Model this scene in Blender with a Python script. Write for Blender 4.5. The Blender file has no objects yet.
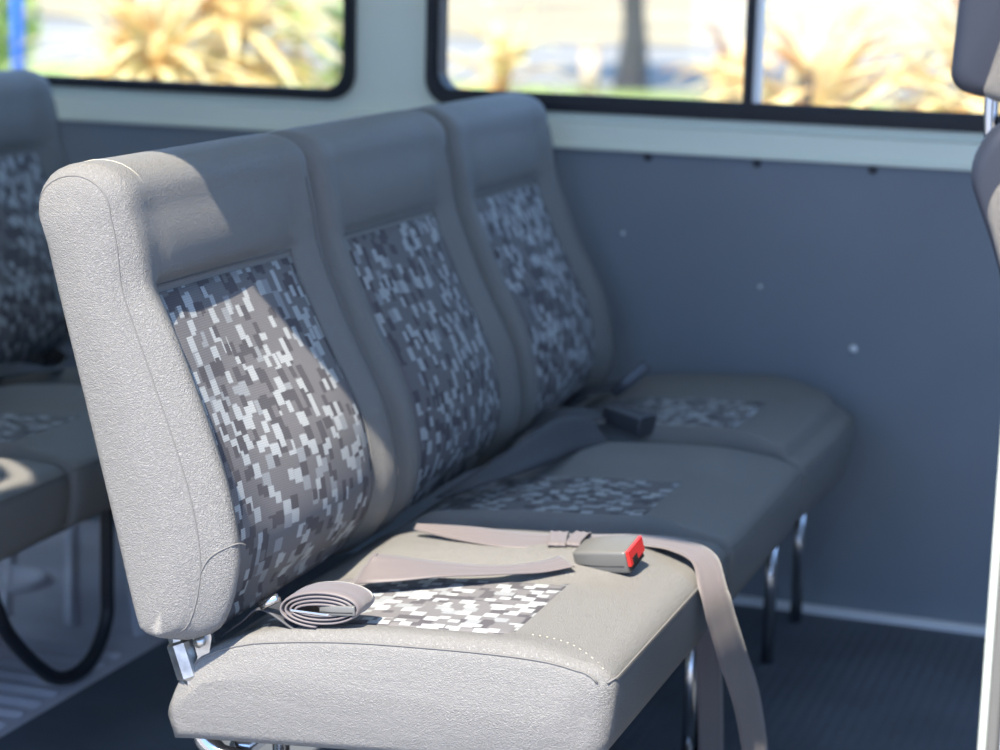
import bpy, math, random
from mathutils import Vector, noise
from math import sin, cos, pi, radians, sqrt, atan2
S = bpy.context.scene
random.seed(7)

# ---------------------------------------------------------------- camera, light, exposure
cam_d = bpy.data.cameras.new('camera'); cam = bpy.data.objects.new('camera', cam_d)
S.collection.objects.link(cam); S.camera = cam
cam_d.sensor_width = 36.0; cam_d.lens = 2086.97 / 1000 * 36.0; cam_d.clip_start = .05; cam_d.clip_end = 500
yaw, pit, rol = radians(19.313), radians(-11.452), radians(1.413)
Fv = Vector((-sin(yaw) * cos(pit), cos(yaw) * cos(pit), sin(pit)))
rv = Fv.cross(Vector((0, 0, 1))).normalized(); uv_ = rv.cross(Fv)
r2 = cos(rol) * rv + sin(rol) * uv_; u2 = -sin(rol) * rv + cos(rol) * uv_
from mathutils import Matrix
Mx = Matrix((r2, u2, -Fv)).transposed().to_4x4(); Mx.translation = Vector((0, 0, 1.042))
cam.matrix_world = Mx
cam_d.dof.use_dof = True; cam_d.dof.focus_distance = 2.06; cam_d.dof.aperture_fstop = 4.1

W = bpy.data.worlds.new('sky'); S.world = W; W.use_nodes = True
bg = W.node_tree.nodes['Background']; bg.inputs[0].default_value = (.33, .55, 1.0, 1); bg.inputs[1].default_value = 1.85
sd = bpy.data.lights.new('sun', 'SUN'); sun = bpy.data.objects.new('sun', sd); S.collection.objects.link(sun)
sd.energy = 8.3; sd.angle = radians(.6); sd.color = (1.0, .90, .74)
SUN = Vector((-.06, -.665, 1)).normalized()
sun.rotation_euler = SUN.to_track_quat('Z', 'Y').to_euler(); sun.location = (-.5, -3, 5)
vs = S.view_settings; vs.view_transform = 'Standard'; vs.look = 'None'; vs.gamma = 1; vs.use_curve_mapping = False
vs.exposure = .55

# ---------------------------------------------------------------- materials
MATS = {}
def mat(name, col, rough=.6, metal=0, bump=None, spec=.5, vary=None, sheen=0):
    """bump = list of (scale, strength, distance, kind)"""
    m = bpy.data.materials.new(name); m.use_nodes = True; nt = m.node_tree; b = nt.nodes['Principled BSDF']
    b.inputs['Base Color'].default_value = (*col, 1); b.inputs['Roughness'].default_value = rough
    b.inputs['Metallic'].default_value = metal; b.inputs['Specular IOR Level'].default_value = spec
    if sheen: b.inputs['Sheen Weight'].default_value = sheen
    tc = nt.nodes.new('ShaderNodeTexCoord')
    if vary:
        n = nt.nodes.new('ShaderNodeTexNoise'); n.inputs['Scale'].default_value = vary[0]; n.inputs['Detail'].default_value = 4
        nt.links.new(tc.outputs['Object'], n.inputs['Vector'])
        r = nt.nodes.new('ShaderNodeValToRGB'); r.color_ramp.elements[0].position = .35; r.color_ramp.elements[1].position = .65
        r.color_ramp.elements[0].color = (*[c * (1 - vary[1]) for c in col], 1); r.color_ramp.elements[1].color = (*[min(1, c * (1 + vary[1])) for c in col], 1)
        nt.links.new(n.outputs['Fac'], r.inputs[0]); nt.links.new(r.outputs[0], b.inputs['Base Color'])
    prev = None
    for (sc, st, dist, kind) in bump or []:
        if kind == 'voronoi':
            n = nt.nodes.new('ShaderNodeTexVoronoi'); n.feature = 'DISTANCE_TO_EDGE'; n.inputs['Scale'].default_value = sc; out = n.outputs['Distance']
            r = nt.nodes.new('ShaderNodeMapRange'); r.inputs['From Max'].default_value = .25; nt.links.new(out, r.inputs[0]); o2 = r.outputs[0]
            # perturb
            pn = nt.nodes.new('ShaderNodeTexNoise'); pn.inputs['Scale'].default_value = sc * .6
            nt.links.new(tc.outputs['Object'], pn.inputs['Vector'])
            mixv = nt.nodes.new('ShaderNodeMix'); mixv.data_type = 'VECTOR'; mixv.inputs[0].default_value = .012
            nt.links.new(tc.outputs['Object'], mixv.inputs[4]); nt.links.new(pn.outputs['Color'], mixv.inputs[5])
            nt.links.new(mixv.outputs[1], n.inputs['Vector'])
        else:
            n = nt.nodes.new('ShaderNodeTexNoise'); n.inputs['Scale'].default_value = sc; n.inputs['Detail'].default_value = 5; o2 = n.outputs['Fac']
            if kind == 'streak':
                mp = nt.nodes.new('ShaderNodeMapping'); mp.inputs['Scale'].default_value = (.35, 1, 1.6); mp.inputs['Rotation'].default_value = (0, -.25, 0)
                nt.links.new(tc.outputs['Object'], mp.inputs[0]); nt.links.new(mp.outputs[0], n.inputs['Vector']); n.inputs['Distortion'].default_value = .6
            else: nt.links.new(tc.outputs['Object'], n.inputs['Vector'])
        bp = nt.nodes.new('ShaderNodeBump'); bp.inputs['Strength'].default_value = st; bp.inputs['Distance'].default_value = dist
        nt.links.new(o2, bp.inputs['Height'])
        if prev: nt.links.new(prev.outputs[0], bp.inputs['Normal'])
        prev = bp
    if prev: nt.links.new(prev.outputs[0], b.inputs['Normal'])
    MATS[name] = m; return m

leather = mat('grey_leather', (.200, .195, .188), .52, bump=[(340, .55, .0015, 'voronoi'), (150, .25, .0015, 'noise'), (60, .3, .002, 'noise')])
leather_end = mat('grey_leather_creased', (.200, .195, .188), .52, bump=[(340, .5, .0014, 'voronoi'), (150, .25, .0015, 'noise'), (26, .28, .004, 'streak')])
seam_m = mat('seam_thread', (.16, .155, .15), .8)
thread_m = mat('pale_thread', (.5, .47, .38), .8)
wall_m = mat('grey_vinyl_wall', (.20, .222, .25), .55, bump=[(400, .2, .0006, 'noise')], vary=(3, .07))
paint = mat('pale_body_paint', (.80, .84, .71), .38, bump=[(30, .05, .001, 'noise')])
white = mat('white_body_paint', (.82, .82, .82), .35)
rubber = mat('black_rubber', (.018, .018, .022), .55)
mat_m = mat('rubber_mat', (.085, .10, .125), .6, vary=(6, .15))
metal_floor_m = mat('grey_floor_paint', (.68, .65, .70), .5, vary=(5, .15))
chrome = mat('chrome', (.62, .62, .63), .2, 1)
steel = mat('plated_steel', (.55, .55, .54), .33, 1, vary=(60, .25))
frame_m = mat('black_frame_paint', (.02, .022, .028), .4)
web_m = mat('seat_belt_webbing', (.140, .120, .122), .55, bump=[(700, .3, .0005, 'noise')], sheen=.3)
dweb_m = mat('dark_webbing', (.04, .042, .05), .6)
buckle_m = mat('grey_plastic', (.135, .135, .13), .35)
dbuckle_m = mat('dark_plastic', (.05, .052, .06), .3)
red_m = mat('red_plastic', (.75, .035, .03), .3)
slot_m = mat('black_slot', (.01, .01, .01), .6)
dark_cover = mat('dark_leather', (.020, .025, .040), .55, bump=[(300, .12, .0006, 'noise')])
mesh_cloth = mat('pale_mesh_cloth', (.22, .21, .20), .8, bump=[(420, .8, .0015, 'voronoi')])
screw_m = mat('white_plastic_cap', (.8, .8, .8), .3)
dscrew = mat('dark_screw', (.04, .042, .05), .4)
seat_liner = mat('black_underside_cloth', (.03, .03, .033), .9)

def fabric():
    m = bpy.data.materials.new('mosaic_fabric'); m.use_nodes = True; nt = m.node_tree; b = nt.nodes['Principled BSDF']
    N = nt.nodes.new; L = nt.links.new
    uv = N('ShaderNodeUVMap'); uv.uv_map = 'UVMap'
    def M(op, a, b=None, c=None):
        n = N('ShaderNodeMath'); n.operation = op
        for q, v in enumerate((a, b, c)):
            if v is None: continue
            if isinstance(v, (int, float)): n.inputs[q].default_value = v
            else: L(v, n.inputs[q])
        return n.outputs[0]
    su = N('ShaderNodeSeparateXYZ'); L(uv.outputs[0], su.inputs[0])
    def cells(sx, sy, off):
        fx = M('FLOOR', M('MULTIPLY_ADD', su.outputs[0], sx, off))
        wn0 = N('ShaderNodeTexWhiteNoise'); wn0.noise_dimensions = '1D'; L(fx, wn0.inputs['W'])
        fy = M('FLOOR', M('ADD', M('MULTIPLY', su.outputs[1], sy), M('MULTIPLY', wn0.outputs['Value'], .6)))
        cb = N('ShaderNodeCombineXYZ'); L(fx, cb.inputs[0]); L(fy, cb.inputs[1]); cb.inputs[2].default_value = off
        wn = N('ShaderNodeTexWhiteNoise'); wn.noise_dimensions = '3D'; L(cb.outputs[0], wn.inputs['Vector'])
        par = M('FLOORED_MODULO', M('ADD', fx, fy), 2.0)
        return wn.outputs['Value'], par
    def ramp(src, stops):
        r = N('ShaderNodeValToRGB'); r.color_ramp.interpolation = 'CONSTANT'; e = r.color_ramp.elements
        e[0].position = 0; e[0].color = (*stops[0][1], 1)
        e[1].position = stops[1][0]; e[1].color = (*stops[1][1], 1)
        for p, c in stops[2:]: q = e.new(p); q.color = (*c, 1)
        L(src, r.inputs[0]); return r.outputs[0]
    def mixc(f, a, b):
        mx = N('ShaderNodeMix'); mx.data_type = 'RGBA'; L(f, mx.inputs[0]); L(a, mx.inputs[6]); L(b, mx.inputs[7]); return mx.outputs[2]
    mid = (.16, .155, .163); dk = (.085, .08, .09); lt = (.40, .42, .43); l2 = (.27, .285, .30)
    v1, p1 = cells(78, 66, 0)
    A = mixc(p1, ramp(v1, [(0, mid), (.62, dk), (.82, l2), (.90, mid)]), ramp(v1, [(0, mid), (.30, lt), (.60, l2), (.72, dk), (.86, mid)]))
    v2, p2 = cells(112, 84, 41.5)
    B = ramp(v2, [(0, mid), (.80, lt), (.90, dk)])
    v3, p3 = cells(112, 84, 41.5)
    mxo = mixc(M('GREATER_THAN', v3, .72), A, B)
    # woven dots
    mp = N('ShaderNodeMapping'); mp.inputs['Scale'].default_value = (420, 420, 1); L(uv.outputs[0], mp.inputs[0])
    vo = N('ShaderNodeTexVoronoi'); vo.voronoi_dimensions = '2D'; vo.inputs['Randomness'].default_value = 0; vo.inputs['Scale'].default_value = 1; L(mp.outputs[0], vo.inputs['Vector'])
    mr = N('ShaderNodeMapRange'); mr.inputs['From Min'].default_value = .2; mr.inputs['From Max'].default_value = .6; mr.inputs['To Min'].default_value = 1.12; mr.inputs['To Max'].default_value = .7
    L(vo.outputs['Distance'], mr.inputs[0])
    ml = N('ShaderNodeMix'); ml.data_type = 'RGBA'; ml.blend_type = 'MULTIPLY'; ml.inputs[0].default_value = 1; L(mxo, ml.inputs[6]); L(mr.outputs[0], ml.inputs[7])
    L(ml.outputs[2], b.inputs['Base Color'])
    bp = N('ShaderNodeBump'); bp.inputs['Strength'].default_value = .4; bp.inputs['Distance'].default_value = .0008; bp.invert = True; L(vo.outputs['Distance'], bp.inputs['Height']); L(bp.outputs[0], b.inputs['Normal'])
    b.inputs['Roughness'].default_value = .85
    return m
fab = fabric()

def glass():
    m = bpy.data.materials.new('window_glass'); m.use_nodes = True; nt = m.node_tree; nt.nodes.clear()
    o = nt.nodes.new('ShaderNodeOutputMaterial'); t = nt.nodes.new('ShaderNodeBsdfTransparent'); g = nt.nodes.new('ShaderNodeBsdfGlossy')
    t.inputs[0].default_value = (.93, .96, .95, 1); g.inputs['Roughness'].default_value = .03
    mx = nt.nodes.new('ShaderNodeMixShader'); mx.inputs[0].default_value = .07
    nt.links.new(t.outputs[0], mx.inputs[1]); nt.links.new(g.outputs[0], mx.inputs[2]); nt.links.new(mx.outputs[0], o.inputs[0]); return m
glass_m = glass()

def leafmat(name, stops, scale=9):
    m = bpy.data.materials.new(name); m.use_nodes = True; nt = m.node_tree; b = nt.nodes['Principled BSDF']
    tc = nt.nodes.new('ShaderNodeTexCoord'); n = nt.nodes.new('ShaderNodeTexNoise'); n.inputs['Scale'].default_value = scale; n.inputs['Detail'].default_value = 2
    nt.links.new(tc.outputs['Object'], n.inputs['Vector'])
    r = nt.nodes.new('ShaderNodeValToRGB'); e = r.color_ramp.elements
    e[0].position = stops[0][0]; e[0].color = (*stops[0][1], 1); e[1].position = stops[-1][0]; e[1].color = (*stops[-1][1], 1)
    for p, c in stops[1:-1]: q = e.new(p); q.color = (*c, 1)
    nt.links.new(n.outputs['Fac'], r.inputs[0]); nt.links.new(r.outputs[0], b.inputs['Base Color']); b.inputs['Roughness'].default_value = .5
    # leaves let light through
    tr = nt.nodes.new('ShaderNodeBsdfTranslucent'); nt.links.new(r.outputs[0], tr.inputs[0])
    mx = nt.nodes.new('ShaderNodeMixShader'); mx.inputs[0].default_value = .45; o = nt.nodes['Material Output']
    nt.links.new(b.outputs[0], mx.inputs[1]); nt.links.new(tr.outputs[0], mx.inputs[2]); nt.links.new(mx.outputs[0], o.inputs[0]); return m
yel = leafmat('yellow_leaves', [(.3, (.74, .44, .18)), (.45, (.86, .68, .32)), (.6, (.90, .82, .50)), (.7, (.62, .62, .26))])
org = leafmat('orange_leaves', [(.3, (.72, .34, .16)), (.45, (.85, .60, .28)), (.55, (.88, .74, .36)), (.7, (.80, .46, .30))])
grn = leafmat('green_leaves', [(.35, (.18, .32, .05)), (.6, (.50, .62, .14))], 5)
bark = mat('tree_bark', (.05, .048, .055), .9, bump=[(20, .6, .02, 'noise')])
concrete = mat('pale_concrete', (.26, .238, .22), .85, vary=(.5, .12))
grass_m = mat('dry_grass', (.24, .30, .08), .95, vary=(1.2, .35))
bank_m = mat('straw_bank', (.33, .26, .16), .95, vary=(.3, .3))
blue_m = mat('blue_paint', (.03, .16, .75), .4)
pink_m = mat('worn_post_paint', (.62, .45, .36), .8)

# ---------------------------------------------------------------- mesh helpers
ORG = Vector((0, 0, 0))
def mk(name, V, Fc, m, parent=None, smooth=True, uv=None, mats=None, fm=None):
    me = bpy.data.meshes.new(name); me.from_pydata([tuple(Vector(v) - ORG) for v in V], [], Fc)
    for q in (mats or [m]): me.materials.append(q)
    if fm:
        for p, i in zip(me.polygons, fm): p.material_index = i
    if smooth: me.polygons.foreach_set('use_smooth', [True] * len(me.polygons))
    if uv:
        l = me.uv_layers.new(name='UVMap')
        for p in me.polygons:
            for li in p.loop_indices: l.data[li].uv = uv[me.loops[li].vertex_index]
    me.update(); o = bpy.data.objects.new(name, me); S.collection.objects.link(o)
    if parent: o.parent = parent
    return o
def fix(o):
    import bmesh
    b = bmesh.new(); b.from_mesh(o.data); bmesh.ops.recalc_face_normals(b, faces=b.faces); b.to_mesh(o.data); b.free(); return o
def tag(o, label=None, cat=None, group=None, kind=None):
    if label: o['label'] = label
    if cat: o['category'] = cat
    if group: o['group'] = group
    if kind: o['kind'] = kind
    return o
def empty(name, loc):
    o = bpy.data.objects.new(name, None); S.collection.objects.link(o); o.location = loc; o.empty_display_size = .1; return o
def tubeVF(path, r, n=12, closed=False, caps=True):
    P = [Vector(p) for p in path]; V = []; Fc = []; prev = None; m = len(P)
    for i, p in enumerate(P):
        a = P[i - 1] if (i > 0 or closed) else P[0]; b = P[(i + 1) % m] if (i < m - 1 or closed) else P[-1]
        t = (b - a).normalized()
        if prev is None:
            u = t.orthogonal().normalized()
        else:
            u = (prev - t * prev.dot(t)).normalized()
        prev = u; w = t.cross(u); rr = r[i] if isinstance(r, (list, tuple)) else r
        for k in range(n): V.append(p + (u * cos(2 * pi * k / n) + w * sin(2 * pi * k / n)) * rr)
    for i in range(m - (0 if closed else 1)):
        j = (i + 1) % m
        for k in range(n): Fc.append((i * n + k, i * n + (k + 1) % n, j * n + (k + 1) % n, j * n + k))
    if caps and not closed: Fc.append(tuple(range(n))[::-1]); Fc.append(tuple((m - 1) * n + k for k in range(n)))
    return V, Fc
def cat(*vf):
    V = []; Fc = []
    for v, f in vf:
        o = len(V); V += list(v); Fc += [tuple(i + o for i in q) for q in f]
    return V, Fc
def tube(name, path, r, m, parent=None, n=12): return fix(mk(name, *tubeVF(path, r, n), m, parent))
def smoothpath(P, k=8):
    P = [Vector(p) for p in P]; out = []
    for i in range(len(P) - 1):
        a = P[max(i - 1, 0)]; b = P[i]; c = P[i + 1]; d = P[min(i + 2, len(P) - 1)]
        for j in range(k):
            t = j / k; out.append(.5 * ((2 * b) + (c - a) * t + (2 * a - 5 * b + 4 * c - d) * t * t + (3 * b - a - 3 * c + d) * t ** 3))
    out.append(P[-1]); return out
def boxVF(a, b, bev=0.0):
    x0, y0, z0 = a; x1, y1, z1 = b
    if not bev:
        V = [(x, y, z) for x in (x0, x1) for y in (y0, y1) for z in (z0, z1)]
        return V, [(0, 1, 3, 2), (4, 6, 7, 5), (0, 4, 5, 1), (2, 3, 7, 6), (0, 2, 6, 4), (1, 5, 7, 3)]
    import bmesh
    bm = bmesh.new(); vs_ = [bm.verts.new(v) for v in [(x, y, z) for x in (x0, x1) for y in (y0, y1) for z in (z0, z1)]]
    for q in [(0, 1, 3, 2), (4, 6, 7, 5), (0, 4, 5, 1), (2, 3, 7, 6), (0, 2, 6, 4), (1, 5, 7, 3)]: bm.faces.new([vs_[i] for i in q])
    bmesh.ops.recalc_face_normals(bm, faces=bm.faces)
    bmesh.ops.bevel(bm, geom=bm.edges[:], offset=bev, segments=3, affect='EDGES', profile=.5)
    bm.verts.index_update(); V = [v.co.copy() for v in bm.verts]; Fc = [tuple(v.index for v in f.verts) for f in bm.faces]; bm.free(); return V, Fc
def box(name, a, b, m, parent=None, bev=0.0): return fix(mk(name, *boxVF(a, b, bev), m, parent, smooth=False))
def interp(tab, x):
    if x <= tab[0][0]: return tab[0][1]
    for i in range(len(tab) - 1):
        (x0, y0), (x1, y1) = tab[i], tab[i + 1]
        if x <= x1:
            t = (x - x0) / (x1 - x0)
            m0 = (y1 - (tab[i - 1][1] if i > 0 else y0)) / (x1 - (tab[i - 1][0] if i > 0 else x0))
            m1 = ((tab[i + 2][1] if i + 2 < len(tab) else y1) - y0) / ((tab[i + 2][0] if i + 2 < len(tab) else x1) - x0)
            h = x1 - x0; t2 = t * t; t3 = t2 * t
            return (2 * t3 - 3 * t2 + 1) * y0 + (t3 - 2 * t2 + t) * h * m0 + (-2 * t3 + 3 * t2) * y1 + (t3 - t2) * h * m1
    return tab[-1][1]
def sstep(a, b, x):
    t = max(0, min(1, (x - a) / (b - a))); return t * t * (3 - 2 * t)
def inset(e, r): return 0 if e >= r else r - sqrt(max(0, r * r - (r - max(e, 0)) ** 2))
def copy_tree(o, parent=None):
    c = o.copy(); S.collection.objects.link(c); c.parent = parent
    for ch in [k for k in bpy.data.objects if k.parent == o]: copy_tree(ch, c)
    return c

# ---------------------------------------------------------------- the van
YW = 3.24; YD = 1.55; ZC = 1.63; ZH = 1.498; XR = -3.3; XF = 1.3
def struct(o): o['kind'] = 'structure'; return o
fl = struct(box('floor', (XR, YD - .04, -.06), (XF, YW + .05, 0), metal_floor_m))
struct(box('ceiling', (XR, YD - .06, ZC), (XF, YW + .06, ZC + .03), paint))
struct(fix(mk('wall_rear', *cat(boxVF((XR - .04, YD - .06, -.06), (XR, YW + .06, .8)), boxVF((XR - .04, YD - .06, 1.4), (XR, YW + .06, ZC)), boxVF((XR - .04, YD - .06, .8), (XR, YD + .12, 1.4)), boxVF((XR - .04, YW - .12, .8), (XR, YW + .06, 1.4))), paint, smooth=False)))
struct(box('wall_front', (XF, YD - .06, -.06), (XF + .04, YW + .06, .9), wall_m))

def plate_with_holes(name, x0, x1, z0, z1, holes, y0, y1, m, r=.035):
    """upright plate in XZ with rounded rectangular holes, real thickness"""
    def rr(h, rad):
        a, b, c, d = h; pts = []
        for (cx, cz, s) in ((b - rad, c + rad, -90), (b - rad, d - rad, 0), (a + rad, d - rad, 90), (a + rad, c + rad, 180)):
            for k in range(9): an = radians(s + k * 90 / 8); pts.append((cx + rad * cos(an), cz + rad * sin(an)))
        return pts
    import bmesh
    bm = bmesh.new()
    def loop(pts):
        vs_ = [bm.verts.new((p[0], y0, p[1])) for p in pts]
        return [bm.edges.new((vs_[i], vs_[(i + 1) % len(vs_)])) for i in range(len(vs_))]
    E_ = loop([(x0, z0), (x1, z0), (x1, z1), (x0, z1)])
    for h in holes: E_ += loop(rr(h, r))
    g = bmesh.ops.triangle_fill(bm, use_beauty=True, use_dissolve=False, edges=E_)
    fs = bm.faces[:]
    ex = bmesh.ops.extrude_face_region(bm, geom=fs)
    for v in [q for q in ex['geom'] if isinstance(q, bmesh.types.BMVert)]: v.co.y = y1
    bmesh.ops.recalc_face_normals(bm, faces=bm.faces)
    me = bpy.data.meshes.new(name); bm.to_mesh(me); bm.free(); me.materials.append(m)
    o = bpy.data.objects.new(name, me); S.collection.objects.link(o); return o, rr
# far (right-hand) side of the van: painted window band, grey trim panel below
W1 = (-2.75, -1.413, .797, 1.36); W2 = (-1.275, -.02 + .35, .797, 1.36)
wf, rrf = plate_with_holes('wall_far', XR, XF, .70, ZC, [W1, W2], YW + .012, YW + .05, paint)
struct(wf)
struct(box('wall_far_panel', (XR, YW, 0.0), (XF, YW + .03, .735), wall_m)); bpy.data.objects['wall_far_panel'].name = 'wall_far_lower'
# sill lip above the panel
sl = struct(fix(mk('trim_1', *cat(boxVF((XR, YW - .006, .737), (XF, YW + .02, .775), .004), boxVF((XR, YW - .012, .733), (XF, YW + .02, .742), .002)), paint, smooth=False)))
struct(box('baseboard_far', (-1.0, YW - .02, 0.001), (XF, YW - .0005, .017), white, bev=.003))
def ringsolid(outer, inner, y0, y1):
    n = len(outer); V = []
    for y in (y0, y1):
        V += [(p[0], y, p[1]) for p in outer] + [(p[0], y, p[1]) for p in inner]
    Fc = []
    for i in range(n):
        j = (i + 1) % n
        Fc += [(i, j, n + j, n + i), (2 * n + i, 3 * n + i, 3 * n + j, 2 * n + j), (i, 2 * n + i, 2 * n + j, j), (n + i, n + j, 3 * n + j, 3 * n + i)]
    return V, Fc
def window(name, w, div=None):
    a, b, c, d = w; g = .019 if div else .010
    outer = rrf((a - .004, b + .004, c - .006, d + .004), .045); mid = rrf((a + g, b - g, c + g, d - g), .032)
    fr = struct(fix(mk(name, *ringsolid(outer, mid, YW - .002, YW + .04), rubber, smooth=False)))
    inn = rrf((a + g + .004, b - g - .004, c + g + .004, d - g - .004), .03)
    fix(mk('inner_seal', *ringsolid(rrf((a + .004, b - .004, c + .004, d - .004), .04), rrf((a + .012, b - .012, c + .012, d - .012), .038), YW - .008, YW), rubber, fr, smooth=False))
    if div is None: box('pane', (a + .01, YW + .024, c + .01), (b - .01, YW + .028, d - .01), glass_m, fr)
    else:
        box('pane', (a + .01, YW + .018, c + .01), (div + .008, YW + .022, d - .01), glass_m, fr)
        box('pane', (div - .008, YW + .030, c + .01), (b - .01, YW + .034, d - .01), glass_m, fr)
        box('window_divider', (div - .006, YW + .002, c + .012), (div + .007, YW + .024, d - .012), rubber, fr, bev=.002)
        tag(box('divider_trim', (div + .009, YW + .006, c + .02), (div + .018, YW + .034, d - .02), white, fr, bev=.001), 'white edge strip beside the black window divider')
        box('window_channel', (a + .02, YW + .004, c + .012), (b - .02, YW + .016, c + .022), rubber, fr)
    return fr
window('window_1', W1); window('window_2', W2, -.738)
# rivets and caps on the trim panel
wl = bpy.data.objects['wall_far_lower']
def screw(x, z, r, m, label=None):
    V = []; Fc = []; n = 16
    for (rr_, dy) in ((r, 0), (r * .95, .0015), (r * .6, .003), (0.0005, .0036)):
        for k in range(n): V.append((x + rr_ * cos(2 * pi * k / n), YW - dy, z + rr_ * sin(2 * pi * k / n)))
    for i in range(3):
        for k in range(n): Fc.append((i * n + k, i * n + (k + 1) % n, (i + 1) * n + (k + 1) % n, (i + 1) * n + k))
    Fc.append(tuple(range(3 * n, 4 * n)))
    o = fix(mk('screw', V, Fc, m, wl))
    if label: o['label'] = label
for x in (-1.25, -1.07, -.893, -.715, -.532, -.35): screw(x, .726, .0075, dscrew)
screw(-.546, .442, .0062, screw_m, 'round white cap on the grey wall panel')
screw(-.93, .60, .003, screw_m); screw(-.70, .53, .003, screw_m); screw(-1.56, .735, .006, dscrew)
# near side: rear quarter, its unseen window opening shaped for the rear bench's sun patch, header over the open door, pillar ahead of the door
wn, _ = plate_with_holes('wall_near', XR, -1.28, 0.0, ZC, [(-2.75, -1.475, 1.12, 1.535)], YD - .03, YD + .01, paint, r=.12)
struct(wn)
struct(fix(mk('sun_patch_ring', *ringsolid(rrf((-2.73, -1.496, 1.13, 1.514), .10), rrf((-2.70, -1.525, 1.16, 1.485), .08), YD - .06, YD - .04), rubber, smooth=False)))  # unseen ring added outside the opening to split the sun patch into an arc
struct(box('trim_2', (-1.28, YD - .05, ZH), (XF, YD + .0, ZC), paint, bev=.008))      # door header
struct(box('trim_3', (-1.30, YD - .05, -.10), (XF, YD - .03, 0.004), white, bev=.004))  # door sill
pl = struct(box('wall_near_pillar', (-.1235, YD - .09, -.3), (.06, YD + .0, ZH), white, bev=.004))
box('door_seal', (-.127, YD - .078, -.3), (-.1235, YD - .055, ZH), rubber, pl, bev=.002)
box('pillar_channel', (-.1365, YD - .072, -.3), (-.127, YD - .045, ZH), buckle_m, pl, bev=.001)
tag(box('pillar_flange', (-.140, YD - .078, -.3), (-.1362, YD - .045, ZH), paint, pl, bev=.001), 'bright white flange along the door opening')
struct(box('wall_near_front', (.06, YD - .08, -.3), (XF, YD, .85), white))
# a stamped metal floor behind the mat, rubber mat with small studs in front
V = [(-1.49, YD, .0005), (XF, YD, .0005), (XF, YW - .001, .0005), (-1.46, YW - .001, .0005)]
V2 = [(v[0], v[1], .006) for v in V]
matt = fix(mk('rubber_floor_mat', V + V2, [(0, 1, 2, 3), (4, 5, 6, 7), (0, 1, 5, 4), (1, 2, 6, 5), (2, 3, 7, 6), (3, 0, 4, 7)], mat_m, smooth=False))
tag(matt, 'dark blue-grey rubber mat with rows of small studs covering the van floor', 'mat')
Vs = []; Fs = []
for i in range(48):
    for j in range(44):
        x = -.80 + i * .018; y = 2.42 + j * .018
        if y > YW - .03: continue
        o = len(Vs); a = .0045
        Vs += [(x - a, y - a, .0058), (x + a, y - a, .0058), (x + a, y + a, .0058), (x - a, y + a, .0058)] + [(x - a * .6, y - a * .6, .0075), (x + a * .6, y - a * .6, .0075), (x + a * .6, y + a * .6, .0075), (x - a * .6, y + a * .6, .0075)]
        Fs += [(o + 4, o + 5, o + 6, o + 7)] + [(o + k, o + (k + 1) % 4, o + 4 + (k + 1) % 4, o + 4 + k) for k in range(4)]
tag(mk('mat_stud', Vs, Fs, mat_m, matt, smooth=False), kind='stuff')
def rib(a, b, w, h, n=8):
    a = Vector(a); b = Vector(b); d = (b - a).normalized(); s = d.cross(Vector((0, 0, 1))).normalized(); V = []
    for p in (a, b):
        for k in range(n + 1):
            t = -1 + 2 * k / n; V.append(p + s * t * w + Vector((0, 0, h * (cos(t * pi) + 1) / 2)))
    return V, [(k, k + 1, n + 2 + k, n + 1 + k) for k in range(n)] + [tuple(range(n + 1)), tuple(range(n + 1, 2 * n + 2))[::-1]]
R_ = [rib((-2.2, y, .001), (-1.50, y, .001), .016, .007) for y in [1.9 + .044 * k for k in range(17)]]
R_ += [rib((-2.3 + .12 * k, 3.2, .001), (-2.3 + .12 * k + .30, 2.70, .001), .012, .008) for k in range(6)]
rb = fix(mk('floor_ribs', *cat(*R_), metal_floor_m, fl))
# round boss pressed in the floor
V = []; Fc = []; n = 32
for (rr_, z) in ((.075, .001), (.068, .010), (.058, .012), (.050, .006), (.01, .006)):
    for k in range(n): V.append((-1.86 + rr_ * cos(2 * pi * k / n), 2.86 + rr_ * sin(2 * pi * k / n), z))
for i in range(4):
    for k in range(n): Fc.append((i * n + k, i * n + (k + 1) % n, (i + 1) * n + (k + 1) % n, (i + 1) * n + k))
fix(mk('floor_boss', V, Fc, metal_floor_m, fl))

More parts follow.
